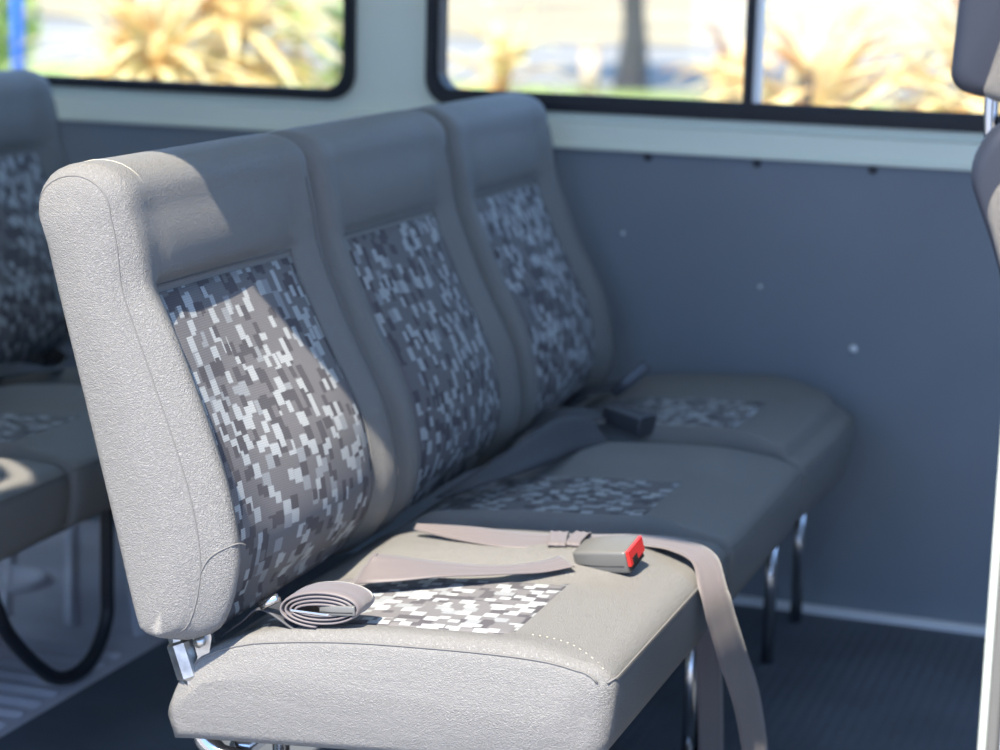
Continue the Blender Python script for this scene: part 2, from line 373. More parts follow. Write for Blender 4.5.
# ---------------------------------------------------------------- bench seat
FT = [(.335, -.972), (.345, -.952), (.36, -.938), (.40, -.925), (.44, -.920), (.50, -.930), (.56, -.950), (.62, -.974), (.68, -1.000), (.71, -1.010), (.75, -1.014), (.785, -1.020)]
def Bx(z): return -1.016 - (z - .355) * .252
def Ff(t, z, w, kind):
    ml = .054 if kind == 0 else .072; mr = .094 if kind == 2 else .075
    e = min(t * .075 / ml, (w - t) * .075 / mr)
    x = interp(FT, z) - .005
    zf = 1 - sstep(.70, .80, z) * .6
    bol = .011 * sstep(0, .03, e) * (1 - sstep(.045, .072, e)) * zf
    rec = -.006 * sstep(.06, .075, e) * (1 - sstep(.70, .715, z)) * sstep(.35, .37, z)
    lum = .010 * max(0, 1 - ((t - w * (.60 if kind == 0 else .5)) / (.13 if kind == 0 and t < w * .6 else .16)) ** 2) * sstep(.36, .45, z) * (1 - sstep(.56, .70, z))
    hd = .004 * sstep(.06, .12, e) * sstep(.70, .73, z) * (1 - sstep(.74, .79, z))
    x += .014 * sstep(.35, .40, z) * (1 - sstep(.50, .62, z)) * (sstep(.08, .26, t) if kind == 0 else 1)
    if kind == 0: bol *= 1.0 + .5 * (t < w / 2) * (1 - sstep(.66, .72, z)); rec *= 1.0 + 1.2 * (1 - sstep(.2, .35, t)); bol *= 1 + .35 * (t < w / 2) * (1 - sstep(.66, .72, z)); x -= .015 * (1 - sstep(0, .045, t)) * (1 - .4 * sstep(.6, .75, z))
    return x + bol + rec + lum + hd
ZS = [.335, .34, .346, .355, .365, .38] + [.40 + k * .0167 for k in range(18)] + [.696, .702, .708, .714, .722, .735, .75, .765, .775, .785]
def back_ring(t, w, r0, r1, kd=1, sc=1):
    i = max(inset(t, r0), inset(w - t, r1))
    P = [(Ff(t, z, w, kd), z) for z in ZS]
    xf, xb = P[-1][0], Bx(.785); cx = (xf + xb) / 2; hx = (xf - xb) / 2
    for k in range(1, 14):
        a = pi * k / 14; P.append((cx + hx * cos(a), .785 + .043 * sin(a) ** .8))
    for k in range(12): z = .785 - k * .0365; P.append((Bx(z), z))
    P.append((Bx(.362), .362)); P.append((Bx(.346), .346)); P.append((Bx(.34) + .008, .338)); P.append((-.992, .335))
    xc_ = lambda z: (interp(FT, min(z, .785)) + Bx(z)) / 2
    out = []
    for x, z in P:
        if kd == 0 and z < .40: z = .40 - (.40 - z) * (.80 + .2 * sstep(.1, .3, t))
        c = xc_(z); h = .05; x2 = c + (x - c) * max(0, 1 - (i if x > c else i * .45) / h)
        z2 = z - i * 1.35 * sstep(.74, .825, z) + i * .5 * (1 - sstep(.335, .38, z))
        if sc != 1: x2 = c + (x2 - c) * sc; z2 = .585 + (z2 - .585) * (1 - (1 - sc) * .12)
        out.append((x2, z2))
    return out
def stations(w, r0, r1, n=22):
    a = [r0 * (1 - cos(pi / 2 * k / 6)) for k in range(7)]; b = [w - q for q in [r1 * (1 - cos(pi / 2 * k / 6)) for k in range(7)]][::-1]
    lo, hi = a[-1], b[0]; return a + [lo + (hi - lo) * (k + 1) / (n + 1) for k in range(n)] + b
def loft(rings, ys):
    n = len(rings[0]); V = []; Fc = []
    for R, y in zip(rings, ys): V += [(p[0], y, p[1]) for p in R]
    for i in range(len(rings) - 1):
        for k in range(n): Fc.append((i * n + k, (i + 1) * n + k, (i + 1) * n + (k + 1) % n, i * n + (k + 1) % n))
    Fc.append(tuple(range(n))); Fc.append(tuple((len(rings) - 1) * n + k for k in range(n))[::-1]); return V, Fc
def panelVF(grid, uvs, nrm, thick=.004):
    """grid[i][j] of points -> raised closed patch"""
    ni, nj = len(grid), len(grid[0]); V = []; UV = []
    for i in range(ni):
        for j in range(nj):
            edge = i in (0, ni - 1) or j in (0, nj - 1)
            V.append(Vector(grid[i][j]) + nrm * (-.0005 if edge else .0016)); UV.append(uvs[i][j])
    Fc = [(i * nj + j, (i + 1) * nj + j, (i + 1) * nj + j + 1, i * nj + j + 1) for i in range(ni - 1) for j in range(nj - 1)]
    o = len(V)
    for i in range(ni):
        for j in range(nj): V.append(Vector(grid[i][j]) - nrm * thick); UV.append(uvs[i][j])
    Fc += [(o + i * nj + j, o + i * nj + j + 1, o + (i + 1) * nj + j + 1, o + (i + 1) * nj + j) for i in range(ni - 1) for j in range(nj - 1)]
    bd = [(i, 0) for i in range(ni)] + [(ni - 1, j) for j in range(1, nj)] + [(i, nj - 1) for i in range(ni - 2, -1, -1)] + [(0, j) for j in range(nj - 2, 0, -1)]
    for a, b in zip(bd, bd[1:] + bd[:1]):
        p = a[0] * nj + a[1]; q = b[0] * nj + b[1]; Fc.append((p, q, o + q, o + p))
    return V, Fc, UV
YB = [1.79, 2.24, 2.69, 3.14]; YC = [1.83, 2.285, 2.755, 3.215]
def warp(V): return [(v[0], v[1] + .045 * sstep(-.68, -.53, v[0]) * max(0, 1 - abs(v[1] - YC[1]) / .35), v[2]) for v in V]
def make_bench(org, label):
    global ORG
    root = empty('bench_seat', org); ORG = Vector(org)
    tag(root, label, 'bench seat')
    for s in range(3):
        y0, y1 = YB[s], YB[s + 1]; w = y1 - y0; r0 = .026; r1 = .04 if s == 2 else .026
        ts = stations(w, r0, r1); rings = []; ys = []
        bl = .004 if s == 0 else 0
        for q, sc in ((.2, .25), (.55, .6), (.85, .85)): rings.append(back_ring(0, w, r0, r1, s, q)); ys.append(y0 - bl * (1 - q * q))
        for t in ts: rings.append(back_ring(t, w, r0, r1, s)); ys.append(y0 + t)
        for q in (.8, .4, .1): rings.append(back_ring(w, w, r0, r1, s, q)); ys.append(y1)
        V, Fc = loft(rings, ys)
        n = len(rings[0]); fm = [0 for f in Fc]
        b = fix(mk('backrest', V, Fc, leather, root, mats=[leather, leather_end], fm=fm))
        zz = [.352, .36, .37, .385] + [.40 + k * .0147 for k in range(21)]; a_, b_ = (.056 if s == 0 else .074), (.096 if s == 2 else .077); tt = [a_ + k * (w - a_ - b_) / 24 for k in range(25)]
        G = [[(Ff(t, z, w, s) + .0012, y0 + t, z) for t in tt] for z in zz]
        U = [[(t + s * .7, z) for t in tt] for z in zz]
        V, Fc, UV = panelVF(G, U, Vector((1, 0, .2)).normalized(), .003)
        fix(mk('patterned_panel', V, Fc, fab, b, uv=UV))
        hl = [(Ff(t, .7005, w, s) + .0012, y0 + t, .7005) for t in [a_ - .003 + k * (w - a_ - b_ + .006) / 20 for k in range(21)]]
        sides = [tubeVF([(Ff(t, z, w, s) + .001, y0 + t, z) for z in [.36 + k * .0136 for k in range(26)]], .0011, 6) for t in (a_ - .0015, w - b_ + .0015)]
        fix(mk('panel_piping', *cat(tubeVF(hl, .0012, 6), *sides), seam_m, b))
        sp_ = [(Ff(w - .032, z, w, s) - inset(.032, r1) + .0008, y1 - .032, z) for z in [.37 + k * .0171 for k in range(25)]]
        fix(mk('side_seam', *tubeVF(sp_, .0008, 6), seam_m, b))
        if s < 2:
            R3 = [(p[0] + .001, y1, p[1]) for p in back_ring(w, w, r0, r1, s)[2:len(ZS) + 12]]
            fix(mk('piping', *tubeVF(R3, .0026, 6), seam_m, root))
        if s == 0:
            def ringpath(t, sh=.0): 
                R = back_ring(t, w, r0, r1, 0); return [(p[0] + sh, y0 + t, p[1]) for p in R[2:len(ZS) + 13]]
            fix(mk('end_seam', *tubeVF(ringpath(.0065), .0008, 6), seam_m, b))
            fl_ = smoothpath([(Ff(t, z, w, 0) + .0006 - inset(t, .026), y0 + t, z) for t, z in ((.006, .418), (.010, .442), (.022, .455), (.034, .452))], 6)
            fix(mk('corner_fold', *tubeVF(fl_, .0009, 6), seam_m, b))
            R2 = [(p[0], y0 + .055, p[1]) for p in back_ring(.052, w, r0, r1, 0)[len(ZS) - 4:len(ZS) + 10]]
            fix(mk('top_seam', *tubeVF(R2, .0006, 6), thread_m, b))
    # seat cushions
    TT = [(-.998, .272), (-.985, .302), (-.961, .328), (-.925, .345), (-.892, .354), (-.8, .367), (-.7, .374), (-.62, .377), (-.575, .376), (-.545, .371)]
    for s in range(3):
        y0, y1 = YC[s], YC[s + 1]; w = y1 - y0; r0 = .016 if s == 0 else .012; r1 = .05 if s == 2 else .024
        def xfr(t):
            if s == 2: return 1 + .016 * sstep(0, .2, t) - inset(w - t, .15) / .47
            if s == 0: return 1 - inset(w - t, .02) / .8 - inset(t, .02) / .8
            return 1 - inset(min(t, w - t), .02) / .7
        def X(t, x): return -.998 + (x + .998) * xfr(t)
        ml, mr = ((.050, .215), (.016, .20), (.022, .172))[s]
        def Tz(t, x):
            e = min(t * .075 / ml, (w - t) * .075 / mr)
            z = interp(TT, x) + (0, .002, .014)[s] * sstep(-.95, -.88, x)
            near = t < w / 2
            z += ((.004 if t < w / 2 else .012), .016, .013)[s] * sstep(0, .03, e) * (1 - sstep(.045, .078, e)) * sstep(-.95, -.88, x) * (1 - sstep(-.62, -.56, x))
            z += -.004 * sstep(.06, .08, e) * (1 - sstep(-.648, -.634, x))
            i = inset(t, r0) if near else inset(w - t, r1)
            return z - i
        def ring(t, sc=1):
            i = max(inset(t, r0), inset(w - t, r1))
            P = []
            xs = [-.998, -.992, -.985, -.975, -.961, -.94, -.92] + [-.90 + k * .0145 for k in range(25)]
            for x in xs: P.append((X(t, x), Tz(t, x)))
            xe, ze = xs[-1], interp(TT, xs[-1]) - i
            cxx, czz = xe, ze - .022; hx = -.519 - i - xe
            for k in range(1, 9): a = pi / 2 * (1 - k / 8); P.append((X(t, cxx + hx * cos(a)), czz + .022 * sin(a)))
            for k in range(1, 6): P.append((X(t, -.519 - i - .008 * (k / 5) ** 2), czz - (czz - .283) * k / 5))
            P.append((X(t, -.54 - i), .276)); P.append((X(t, -.57), .268))
            for k in range(8): x = -.62 - k * .05; P.append((x, .268 - (k + 1) * .0042))
            P.append((-.99, .232)); P.append((-.996, .25))
            if sc != 1: P = [(-.76 + (x + .76) * (1 - (1 - sc) * .2), .305 + (z - .305) * sc) for x, z in P]
            return P
        ts = stations(w, r0, r1, 24); rings = []; ys = []
        bl = .006 if s == 0 else 0
        for q in (.15, .5, .85): rings.append(ring(0, q)); ys.append(y0 - bl * (1 - q * q))
        for t in ts: rings.append(ring(t)); ys.append(y0 + t)
        for q in (.8, .4, .1): rings.append(ring(w, q)); ys.append(y1)
        V, Fc = loft(rings, ys); V = warp(V); n = len(rings[0]); fm = [1 if (len(f) == 4 and s == 0 and f[0] // n < 5) else 0 for f in Fc]
        c = fix(mk('seat_cushion', V, Fc, leather, root, mats=[leather, leather_end], fm=fm))
        xx = [-.94 + k * (.300) / 24 for k in range(25)]; tt = [ml + .004 + k * (w - ml - mr - .008) / 24 for k in range(25)]
        G = [[(X(t, x), y0 + t, Tz(t, x) + .0008) for t in tt] for x in xx]
        U = [[(t + s * .9 + 3, x * 1.0 + 5) for t in tt] for x in xx]
        V, Fc, UV = panelVF(G, U, Vector((0, 0, 1)), .003); V = warp(V); fix(mk('patterned_panel', V, Fc, fab, c, uv=UV))
        # front edge seam and (near end) gusset seam
        fs = [(X(t, -.5195 - (max(inset(t, r0), inset(w - t, r1)))), y0 + t, .360 - max(inset(t, r0), inset(w - t, r1))) for t in [.006 + k * (w - .012) / 40 for k in range(41)]]
        fix(mk('front_seam', *tubeVF(warp(fs), .0011, 6), seam_m, c))
        if s == 0:
            R = ring(.003); nn = 7 + 25
            fix(mk('end_seam', *tubeVF([(p[0], y0 + .0025, p[1] + .0003) for p in R[3:nn + 5]], .0011, 6), seam_m, c))
            st = []
            for k in range(24):
                u = k / 23; x = -.62 + .09 * u; t = .055 - .045 * u ** 2; 
                if k % 2 == 0: st.append(tubeVF([(X(t, x), y0 + t, Tz(t, x) + .0006 - (.004 * sstep(.8, 1, u))), (X(t, x + .002), y0 + t - .001, Tz(t, x + .002) + .0006 - (.004 * sstep(.8, 1, u)))], 0.0006, 5))
            fix(mk('corner_stitching', *cat(*st), thread_m, c))
    # tubular frame
    fr = [tubeVF([(x, 1.86, .246), (x, 3.16, .246)], .013) for x in (-.62,)] + [tubeVF([(-.93, 1.86, .218), (-.93, 3.16, .218)], .013)]
    fr += [tubeVF([(-.62, y, .246), (-.93, y, .218)], .011) for y in (1.95, 2.5, 3.1)]
    fix(mk('seat_frame', *cat(*fr), chrome, root))
    return root
def foot(x, y, m, root, flat=.018):
    n = 16; V = []; Fc = []
    for (r, z) in ((.024, .007), (.024, .011), (.014, .014)):
        for k in range(n): V.append((x + r * cos(2 * pi * k / n), y + r * sin(2 * pi * k / n), z))
    for i in range(2):
        for k in range(n): Fc.append((i * n + k, i * n + (k + 1) % n, (i + 1) * n + (k + 1) % n, (i + 1) * n + k))
    Fc.append(tuple(range(n))[::-1]); Fc.append(tuple(range(2 * n, 3 * n))); fix(mk('foot', V, Fc, m, root))
front = make_bench((-.8, 2.49, .006), 'grey leather three-place bench seat with mosaic panels, its near end in full sun')
for (x, y) in ((-.602, 2.49), (-.60, 2.955), (-.60, 3.165), (-.93, 1.96), (-.93, 3.05), (-.93, 2.49)):
    top = .246 if x > -.7 else .218
    l = tube('leg', [(x, y, .008), (x, y, top)], .0095, chrome, front); foot(x, y, chrome, l) if x < -.7 or y < 2.6 else None
# second tube beside the visible chrome leg and brace
l = tube('leg', [(-.59, 2.50, .008), (-.59, 2.50, .2), (-.60, 2.48, .25)], .006, chrome, front)
# recliner hinge at the near end
V, Fc = tubeVF([(-.994, 1.838, .352), (-.990, 1.838, .336), (-.988, 1.838, .334), (-.976, 1.838, .300), (-.974, 1.838, .297), (-.968, 1.838, .26)], [.0095, .010, .0145, .0145, .0105, .0105], 8)
hg = fix(mk('hinge', V, Fc, steel, front, smooth=False))
pts = [(-.985, .368), (-.955, .368), (-.950, .345), (-.953, .325), (-.960, .305), (-.970, .288), (-.973, .30), (-.966, .322), (-.972, .342)]
V = [(x, 1.835, z) for x, z in pts] + [(x, 1.840, z) for x, z in pts]; m_ = len(pts)
fix(mk('hinge_plate', V, [tuple(range(m_)), tuple(range(m_, 2 * m_))[::-1]] + [(i, (i + 1) % m_, m_ + (i + 1) % m_, m_ + i) for i in range(m_)], steel, hg, smooth=False))
tube('hinge_pin', [(-.962, 1.828, .340), (-.962, 1.85, .340)], .006, steel, hg)
fix(mk('end_rail', *tubeVF(smoothpath([(-.975, 1.845, .250), (-.955, 1.845, .222), (-.90, 1.845, .214), (-.62, 1.845, .222)]), .0105), chrome, front))
ORG = Vector((0, 0, 0))
rear = copy_tree(front); rear.location = (-.8 - .886, 2.49, .006)
for ch in [k for k in bpy.data.objects if k.parent == rear and (k.name.startswith('leg') or k.name.startswith('hinge') or k.name.startswith('end_rail'))]:
    for g in [q for q in bpy.data.objects if q.parent == ch]: bpy.data.objects.remove(g)
    bpy.data.objects.remove(ch)
rear['label'] = 'shaded bench seat of grey leather behind the sunlit one, cut off by the left edge'
ORG = Vector(rear.location)
for ch in [k for k in bpy.data.objects if k.parent == rear and k.name.startswith('seat_frame')]:
    ch.data = ch.data.copy(); ch.data.materials[0] = frame_m
def uleg(x, y0, y1, dy):
    P = smoothpath([(x, y1, .25), (x, y1 - .002, .13), (x, y1 - .006, .07), (x, y1 - .05, .024), (x, y1 - .115, .018), (x, y1 - .18, .05), (x, y0 + .02, .14), (x, y0 - .03, .25)], 8)
    tube('leg', P, .0105, frame_m, rear)
uleg(-1.5, 2.28, 2.572, 0); uleg(-1.5, 2.75, 3.05, 0); uleg(-1.80, 2.28, 2.572, 0)
ORG = Vector((0, 0, 0))

# ---------------------------------------------------------------- seat belts
def ribbonVF(path, wid, width, th=.0014, k=8, ridges=True):
    """path points, matching list of width directions"""
    P = smoothpath(path, k); Wd = smoothpath(wid, k); V = []; Fc = []; m = 7
    for i, (p, w) in enumerate(zip(P, Wd)):
        t = (P[min(i + 1, len(P) - 1)] - P[max(i - 1, 0)]).normalized(); w = (w - t * w.dot(t)); wl_ = min(w.length, 1.0); w.normalize(); n = t.cross(w).normalized()
        top = []; bot = []
        for j in range(m):
            s = (j / (m - 1) - .5); cr = .0006 * cos(s * 4 * pi)
            c = p + w * s * width * wl_; top.append(c + n * (th / 2 + cr)); bot.append(c - n * (th / 2 - cr))
        V += top + bot[::-1]
    q = 2 * m
    for i in range(len(P) - 1):
        for j in range(q): Fc.append((i * q + j, (i + 1) * q + j, (i + 1) * q + (j + 1) % q, i * q + (j + 1) % q))
    Fc.append(tuple(range(q))); Fc.append(tuple((len(P) - 1) * q + j for j in range(q))[::-1]); return V, Fc
def buckle(parent, c, ax, up, L=.062, Wd=.036, H=.020, m=None, red=True):
    """tapered buckle body along ax, red release button at its far end"""
    ax = Vector(ax).normalized(); up = Vector(up); up = (up - ax * up.dot(ax)).normalized(); sd_ = ax.cross(up); c = Vector(c)
    V = []; Fc = []; secs = ((0, .62, .6), (.06, .80, .82), (.4, .95, 1), (.94, 1, 1), (1.0, .98, .97)); n = 28
    for (u, a, h) in secs:
        for k in range(n):
            an = 2 * pi * k / n; ex = 9
            sx = abs(cos(an)) ** (2 / ex) * (1 if cos(an) >= 0 else -1); sz = abs(sin(an)) ** (2 / ex) * (1 if sin(an) >= 0 else -1)
            V.append(c + ax * (u - .5) * L + sd_ * sx * Wd / 2 * a + up * sz * H / 2 * h)
    for i in range(len(secs) - 1):
        for k in range(n): Fc.append((i * n + k, i * n + (k + 1) % n, (i + 1) * n + (k + 1) % n, (i + 1) * n + k))
    Fc.append(tuple(range(n))[::-1]); Fc.append(tuple((len(secs) - 1) * n + k for k in range(n)))
    b = fix(mk('buckle', V, Fc, m or buckle_m, parent))
    for p in b.data.polygons: p.use_smooth = len(p.vertices) == 4
    def obox(name, u0, u1, s0, s1, h0, h1, mm, par):
        V = [c + ax * (u - .5) * L + sd_ * s * Wd + up * h * H for u in (u0, u1) for s in (s0, s1) for h in (h0, h1)]
        return fix(mk(name, V, [(0, 1, 3, 2), (4, 6, 7, 5), (0, 4, 5, 1), (2, 3, 7, 6), (0, 2, 6, 4), (1, 5, 7, 3)], mm, par, smooth=False))
    if red:
        rbn = obox('release_button', .93, 1.05, -.44, .44, -.18, .47, red_m, b)
        obox('button_notch', 1.03, 1.06, .02, .30, -.18, .1, slot_m, rbn)
        obox('tongue_slot', 1.0, 1.03, -.4, .4, -.42, -.22, slot_m, b)
    g = 1.012
    ln = [c + ax * (u - .5) * L + sd_ * (Wd / 2 * g * a) + up * (-.12 * H) for (u, a, h) in secs[1:]]
    fix(mk('parting_line', *tubeVF([c + ax * (u - .5) * L - (ax.cross(up)) * (-Wd / 2 * a * .995) - up * .14 * H for (u, a, h) in secs[1:4]], .0006, 5), slot_m, b))
    return b
# 1: belt drooping over the front edge with the red-button buckle
U = Vector((0, 0, 1)); Yd = Vector((0, 1, 0))
b1 = empty('seat_belt', (-.62, 2.2, .388)); ORG = Vector(b1.location)
tag(b1, 'mauve-grey webbing belt with red-button buckle, draped over the sunlit cushion and hanging down', 'seat belt')
path = [(-.866, 2.186, .383), (-.80, 2.172, .386), (-.73, 2.172, .386), (-.66, 2.20, .387), (-.605, 2.225, .387), (-.56, 2.228, .385), (-.525, 2.205, .379), (-.505, 2.175, .352), (-.496, 2.19, .310), (-.490, 2.22, .265), (-.485, 2.28, .195), (-.480, 2.32, .118), (-.476, 2.335, .06)]
wid = [(.05, .12, .12), (.1, .6, .2), (0, 1, .12), (-.05, 1, .02), (0, 1, 0), (.2, 1, 0), (.3, .95, .05), (.4, 1, .1), (.42, .9, .15), (.42, .9, .2), (.42, .9, .2), (.42, .9, .1), (.4, .9, 0)]
fix(mk('webbing', *ribbonVF(path, wid, .046), web_m, b1))
# keeper fold round the webbing
def fold(cx, cy, cz, ang, Wd=.052, L=.02):
    d = Vector((cos(ang), sin(ang), 0)); s = Vector((-sin(ang), cos(ang), 0)); c = Vector((cx, cy, cz)); P = []
    for k in range(17):
        a = 2 * pi * k / 16; P.append(c + s * (Wd / 2 * abs(cos(a)) ** .6 * (1 if cos(a) > 0 else -1)) + U * .0036 * sin(a))
    return ribbonVF(P, [d] * 17, L, .0012, 2)
fix(mk('stitched_fold', *fold(-.690, 2.183, .390, .25), web_m, b1)); fix(mk('stitched_fold', *fold(-.668, 2.19, .3905, .05, L=.016), web_m, b1))
path = [(-.862, 2.02, .378), (-.848, 2.005, .384), (-.82, 2.01, .386), (-.77, 2.03, .386), (-.72, 2.055, .384), (-.68, 2.085, .384), (-.655, 2.108, .388)]
wid = [(0.1, .9, .5), (.0, .9, .5), (.0, 1, .35), (.05, .9, .1), (0, .6, .05), (-.2, .5, .1), (-.5, .6, .05)]
fix(mk('webbing', *ribbonVF(path, wid, .046), web_m, b1))
buckle(b1, (-.617, 2.130, .395), (.96, -.14, .15), (-.16, -.22, 1), L=.068, Wd=.044, H=.027)
# other end of the same kind of belt hanging straight behind it
b2 = empty('seat_belt', (-.575, 2.36, .2)); ORG = Vector(b2.location)
tag(b2, 'flat grey webbing hanging straight down below the cushion, beside the chrome leg', 'seat belt')
fix(mk('webbing', *ribbonVF([(-.570, 2.38, .262), (-.560, 2.385, .24), (-.557, 2.40, .16), (-.557, 2.42, .08), (-.56, 2.44, .02)], [(.5, .85, 0)] * 5, .044), web_m, b2))
# 3: rolled belt lying on the near corner
b3 = empty('seat_belt', (-.82, 1.85, .372)); ORG = Vector(b3.location)
tag(b3, 'rolled-up grey belt with metal tongue lying on the near rear corner of the sunlit cushion', 'seat belt')
P = []
cx, cz = -.832, .388
for k in range(88):
    th = 2 * pi * k / 24 + pi * .2; q = k / 87; A = .026 + .020 * q; B = .005 + .0145 * q
    c_, s_ = cos(th), sin(th); x = A * c_; z = B * s_
    P.append(Vector((cx + x * cos(.12) - z * sin(.12), 1.864, cz + x * sin(.12) + z * cos(.12))))
rl = fix(mk('webbing', *ribbonVF(P, [Yd] * len(P), .042, .0019, 2), web_m, b3))
a = P[-1]
fix(mk('webbing', *ribbonVF([a, a + Vector((-.02, .0, -.008)), (-.90, 1.866, .378), (-.925, 1.868, .360), (-.95, 1.872, .340)], [Yd] * 5, .036, .0018), dweb_m, b3))
ax = Vector((.8, 0, .35)).normalized()
tn = fix(mk('tongue', *boxVF((-.865, 1.842, .382), (-.822, 1.872, .3845), .001), chrome, b3, smooth=False))
buckle(tn, (-.814, 1.858, .389), (1, 0, .12), (-.12, 0, 1), L=.042, Wd=.034, H=.011, red=False)
sl_ = [Vector((-.899, 1.846, .382)), Vector((-.880, 1.846, .394))]
fix(mk('adjuster_bar', *tubeVF([sl_[0], sl_[1]], .0045, 10), chrome, b3))
# 4, 5: dark belts in the crease of the far places
def darkbelt(cxy, label, yaw_=0, sc=1, stand=0):
    global ORG
    x, y = cxy; b = empty('seat_belt', (x, y, .365)); ORG = Vector(b.location)
    tag(b, label, 'seat belt'); return b
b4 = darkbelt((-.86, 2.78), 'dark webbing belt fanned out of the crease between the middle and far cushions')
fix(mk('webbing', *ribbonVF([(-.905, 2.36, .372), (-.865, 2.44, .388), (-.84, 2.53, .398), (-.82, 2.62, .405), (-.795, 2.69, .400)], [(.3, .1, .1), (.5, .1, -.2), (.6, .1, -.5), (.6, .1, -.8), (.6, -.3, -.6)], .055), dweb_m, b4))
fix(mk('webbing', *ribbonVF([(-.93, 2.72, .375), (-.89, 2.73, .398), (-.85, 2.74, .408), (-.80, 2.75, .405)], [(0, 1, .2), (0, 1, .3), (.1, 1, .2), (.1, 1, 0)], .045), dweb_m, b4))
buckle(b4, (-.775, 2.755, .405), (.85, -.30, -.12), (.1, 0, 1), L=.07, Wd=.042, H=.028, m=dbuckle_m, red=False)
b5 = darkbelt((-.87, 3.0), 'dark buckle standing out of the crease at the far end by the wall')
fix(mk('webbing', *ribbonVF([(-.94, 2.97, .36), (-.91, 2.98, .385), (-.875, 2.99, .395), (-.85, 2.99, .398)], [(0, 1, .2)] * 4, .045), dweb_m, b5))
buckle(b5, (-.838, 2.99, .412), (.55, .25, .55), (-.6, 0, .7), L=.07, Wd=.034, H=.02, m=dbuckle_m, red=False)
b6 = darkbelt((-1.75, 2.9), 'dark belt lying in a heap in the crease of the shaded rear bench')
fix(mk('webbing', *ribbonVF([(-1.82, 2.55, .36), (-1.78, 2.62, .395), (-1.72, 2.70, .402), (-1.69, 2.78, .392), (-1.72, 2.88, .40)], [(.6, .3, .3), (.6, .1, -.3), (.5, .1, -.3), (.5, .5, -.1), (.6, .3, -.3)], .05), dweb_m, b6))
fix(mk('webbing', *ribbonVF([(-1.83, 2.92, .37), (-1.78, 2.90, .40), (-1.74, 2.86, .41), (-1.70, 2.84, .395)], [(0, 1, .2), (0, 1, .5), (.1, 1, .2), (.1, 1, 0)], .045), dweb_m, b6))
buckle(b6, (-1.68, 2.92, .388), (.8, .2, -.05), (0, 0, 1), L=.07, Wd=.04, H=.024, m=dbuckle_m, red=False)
ORG = Vector((0, 0, 0))

# ---------------------------------------------------------------- front passenger seat at the right edge
fs_ = empty('front_seat', (0, 2.0, 0)); ORG = Vector(fs_.location)
tag(fs_, 'front seat at the right edge, dark leather headrest side with pale mesh front', 'seat')
def slab(name, prof, y0, y1, r, m, parent, puff=.01):
    """closed XZ outline extruded along Y with rounded ends"""
    n = len(prof); cx = sum(p[0] for p in prof) / n; cz = sum(p[1] for p in prof) / n; hx = max(abs(p[0] - cx) for p in prof); hz = max(abs(p[1] - cz) for p in prof)
    st = [(0, r * .995)] + [(r * (1 - cos(pi / 2 * k / 6)), inset(r * (1 - cos(pi / 2 * k / 6)), r)) for k in range(7)]
    rings = []; ys = []
    for q in (.1, .6): rings.append([(cx + (x - cx) * q, cz + (z - cz) * (1 - (1 - q) * .6)) for x, z in prof] if 0 else [(cx + (x - cx) * q * (1 - r / hx), cz + (z - cz) * q * (1 - r / hz)) for x, z in prof]); ys.append(y0 - puff * (1 - q) * .3)
    for u, i in st[1:]: rings.append([(cx + (x - cx) * (1 - i / hx), cz + (z - cz) * (1 - i / hz)) for x, z in prof]); ys.append(y0 + u)
    N = len(rings)
    for k in range(N - 1, -1, -1): rings.append(rings[k]); ys.append(y1 - (ys[k] - y0))
    return fix(mk(name, *loft(rings, ys), m, parent))
def rprof(pts, r=.02, k=6):
    """round polygon corners"""
    out = []; n = len(pts)
    for i in range(n):
        p = Vector((*pts[i], 0)); a = Vector((*pts[i - 1], 0)); b = Vector((*pts[(i + 1) % n], 0)); d1 = (a - p); d2 = (b - p); rr_ = min(r, d1.length * .45, d2.length * .45)
        A = p + d1.normalized() * rr_; B = p + d2.normalized() * rr_
        for j in range(k + 1):
            t = j / k; q = A * (1 - t) ** 2 + p * 2 * t * (1 - t) + B * t * t; out.append((q.x, q.y))
    return out
hb = slab('headrest', rprof([(-.236, .938), (-.196, .930), (-.160, .945), (-.15, 1.08), (-.19, 1.13), (-.228, 1.11)], .022), 1.79, 2.03, .014, dark_cover, fs_)
slab('headrest_pad', rprof([(-.208, .934), (-.19, .928), (-.155, .94), (-.135, 1.0), (-.14, 1.08), (-.17, 1.10), (-.190, 1.0)], .014), 1.782, 2.038, .012, mesh_cloth, hb)
for y in (1.805, 1.99): tube('headrest_post', smoothpath([(-.200, y, .96), (-.200, y, .915), (-.196, y, .87)]), .0058, chrome, fs_)
bk = slab('backrest', rprof([(-.216, .872), (-.196, .915), (-.15, .92), (.0, .36), (-.05, .34), (-.186, .80)], .028), 1.775, 2.25, .02, dark_cover, fs_)
slab('backrest_pad', rprof([(-.197, .842), (-.186, .868), (-.14, .88), (-.09, .85), (.05, .38), (-.02, .37), (-.180, .79)], .022), 1.765, 2.26, .018, mesh_cloth, bk)
slab('seat_cushion', rprof([(-.08, .26), (-.08, .37), (.38, .40), (.42, .36), (.40, .27)], .03), 1.78, 2.25, .02, dark_cover, fs_)
slab('seat_base', rprof([(-.02, .007), (0, .26), (.34, .26), (.36, .007)], .02), 1.82, 2.21, .01, frame_m, fs_)
ORG = Vector((0, 0, 0))

# ---------------------------------------------------------------- outside
GZ = -.5
def slabbox(name, a, b, m): return struct(box(name, a, b, m))
slabbox('ground', (-60, -30, GZ - .2), (60, 140, GZ), concrete)
slabbox('ground_verge', (-16, 19.2, GZ), (30, 23.3, GZ + .02), grass_m)
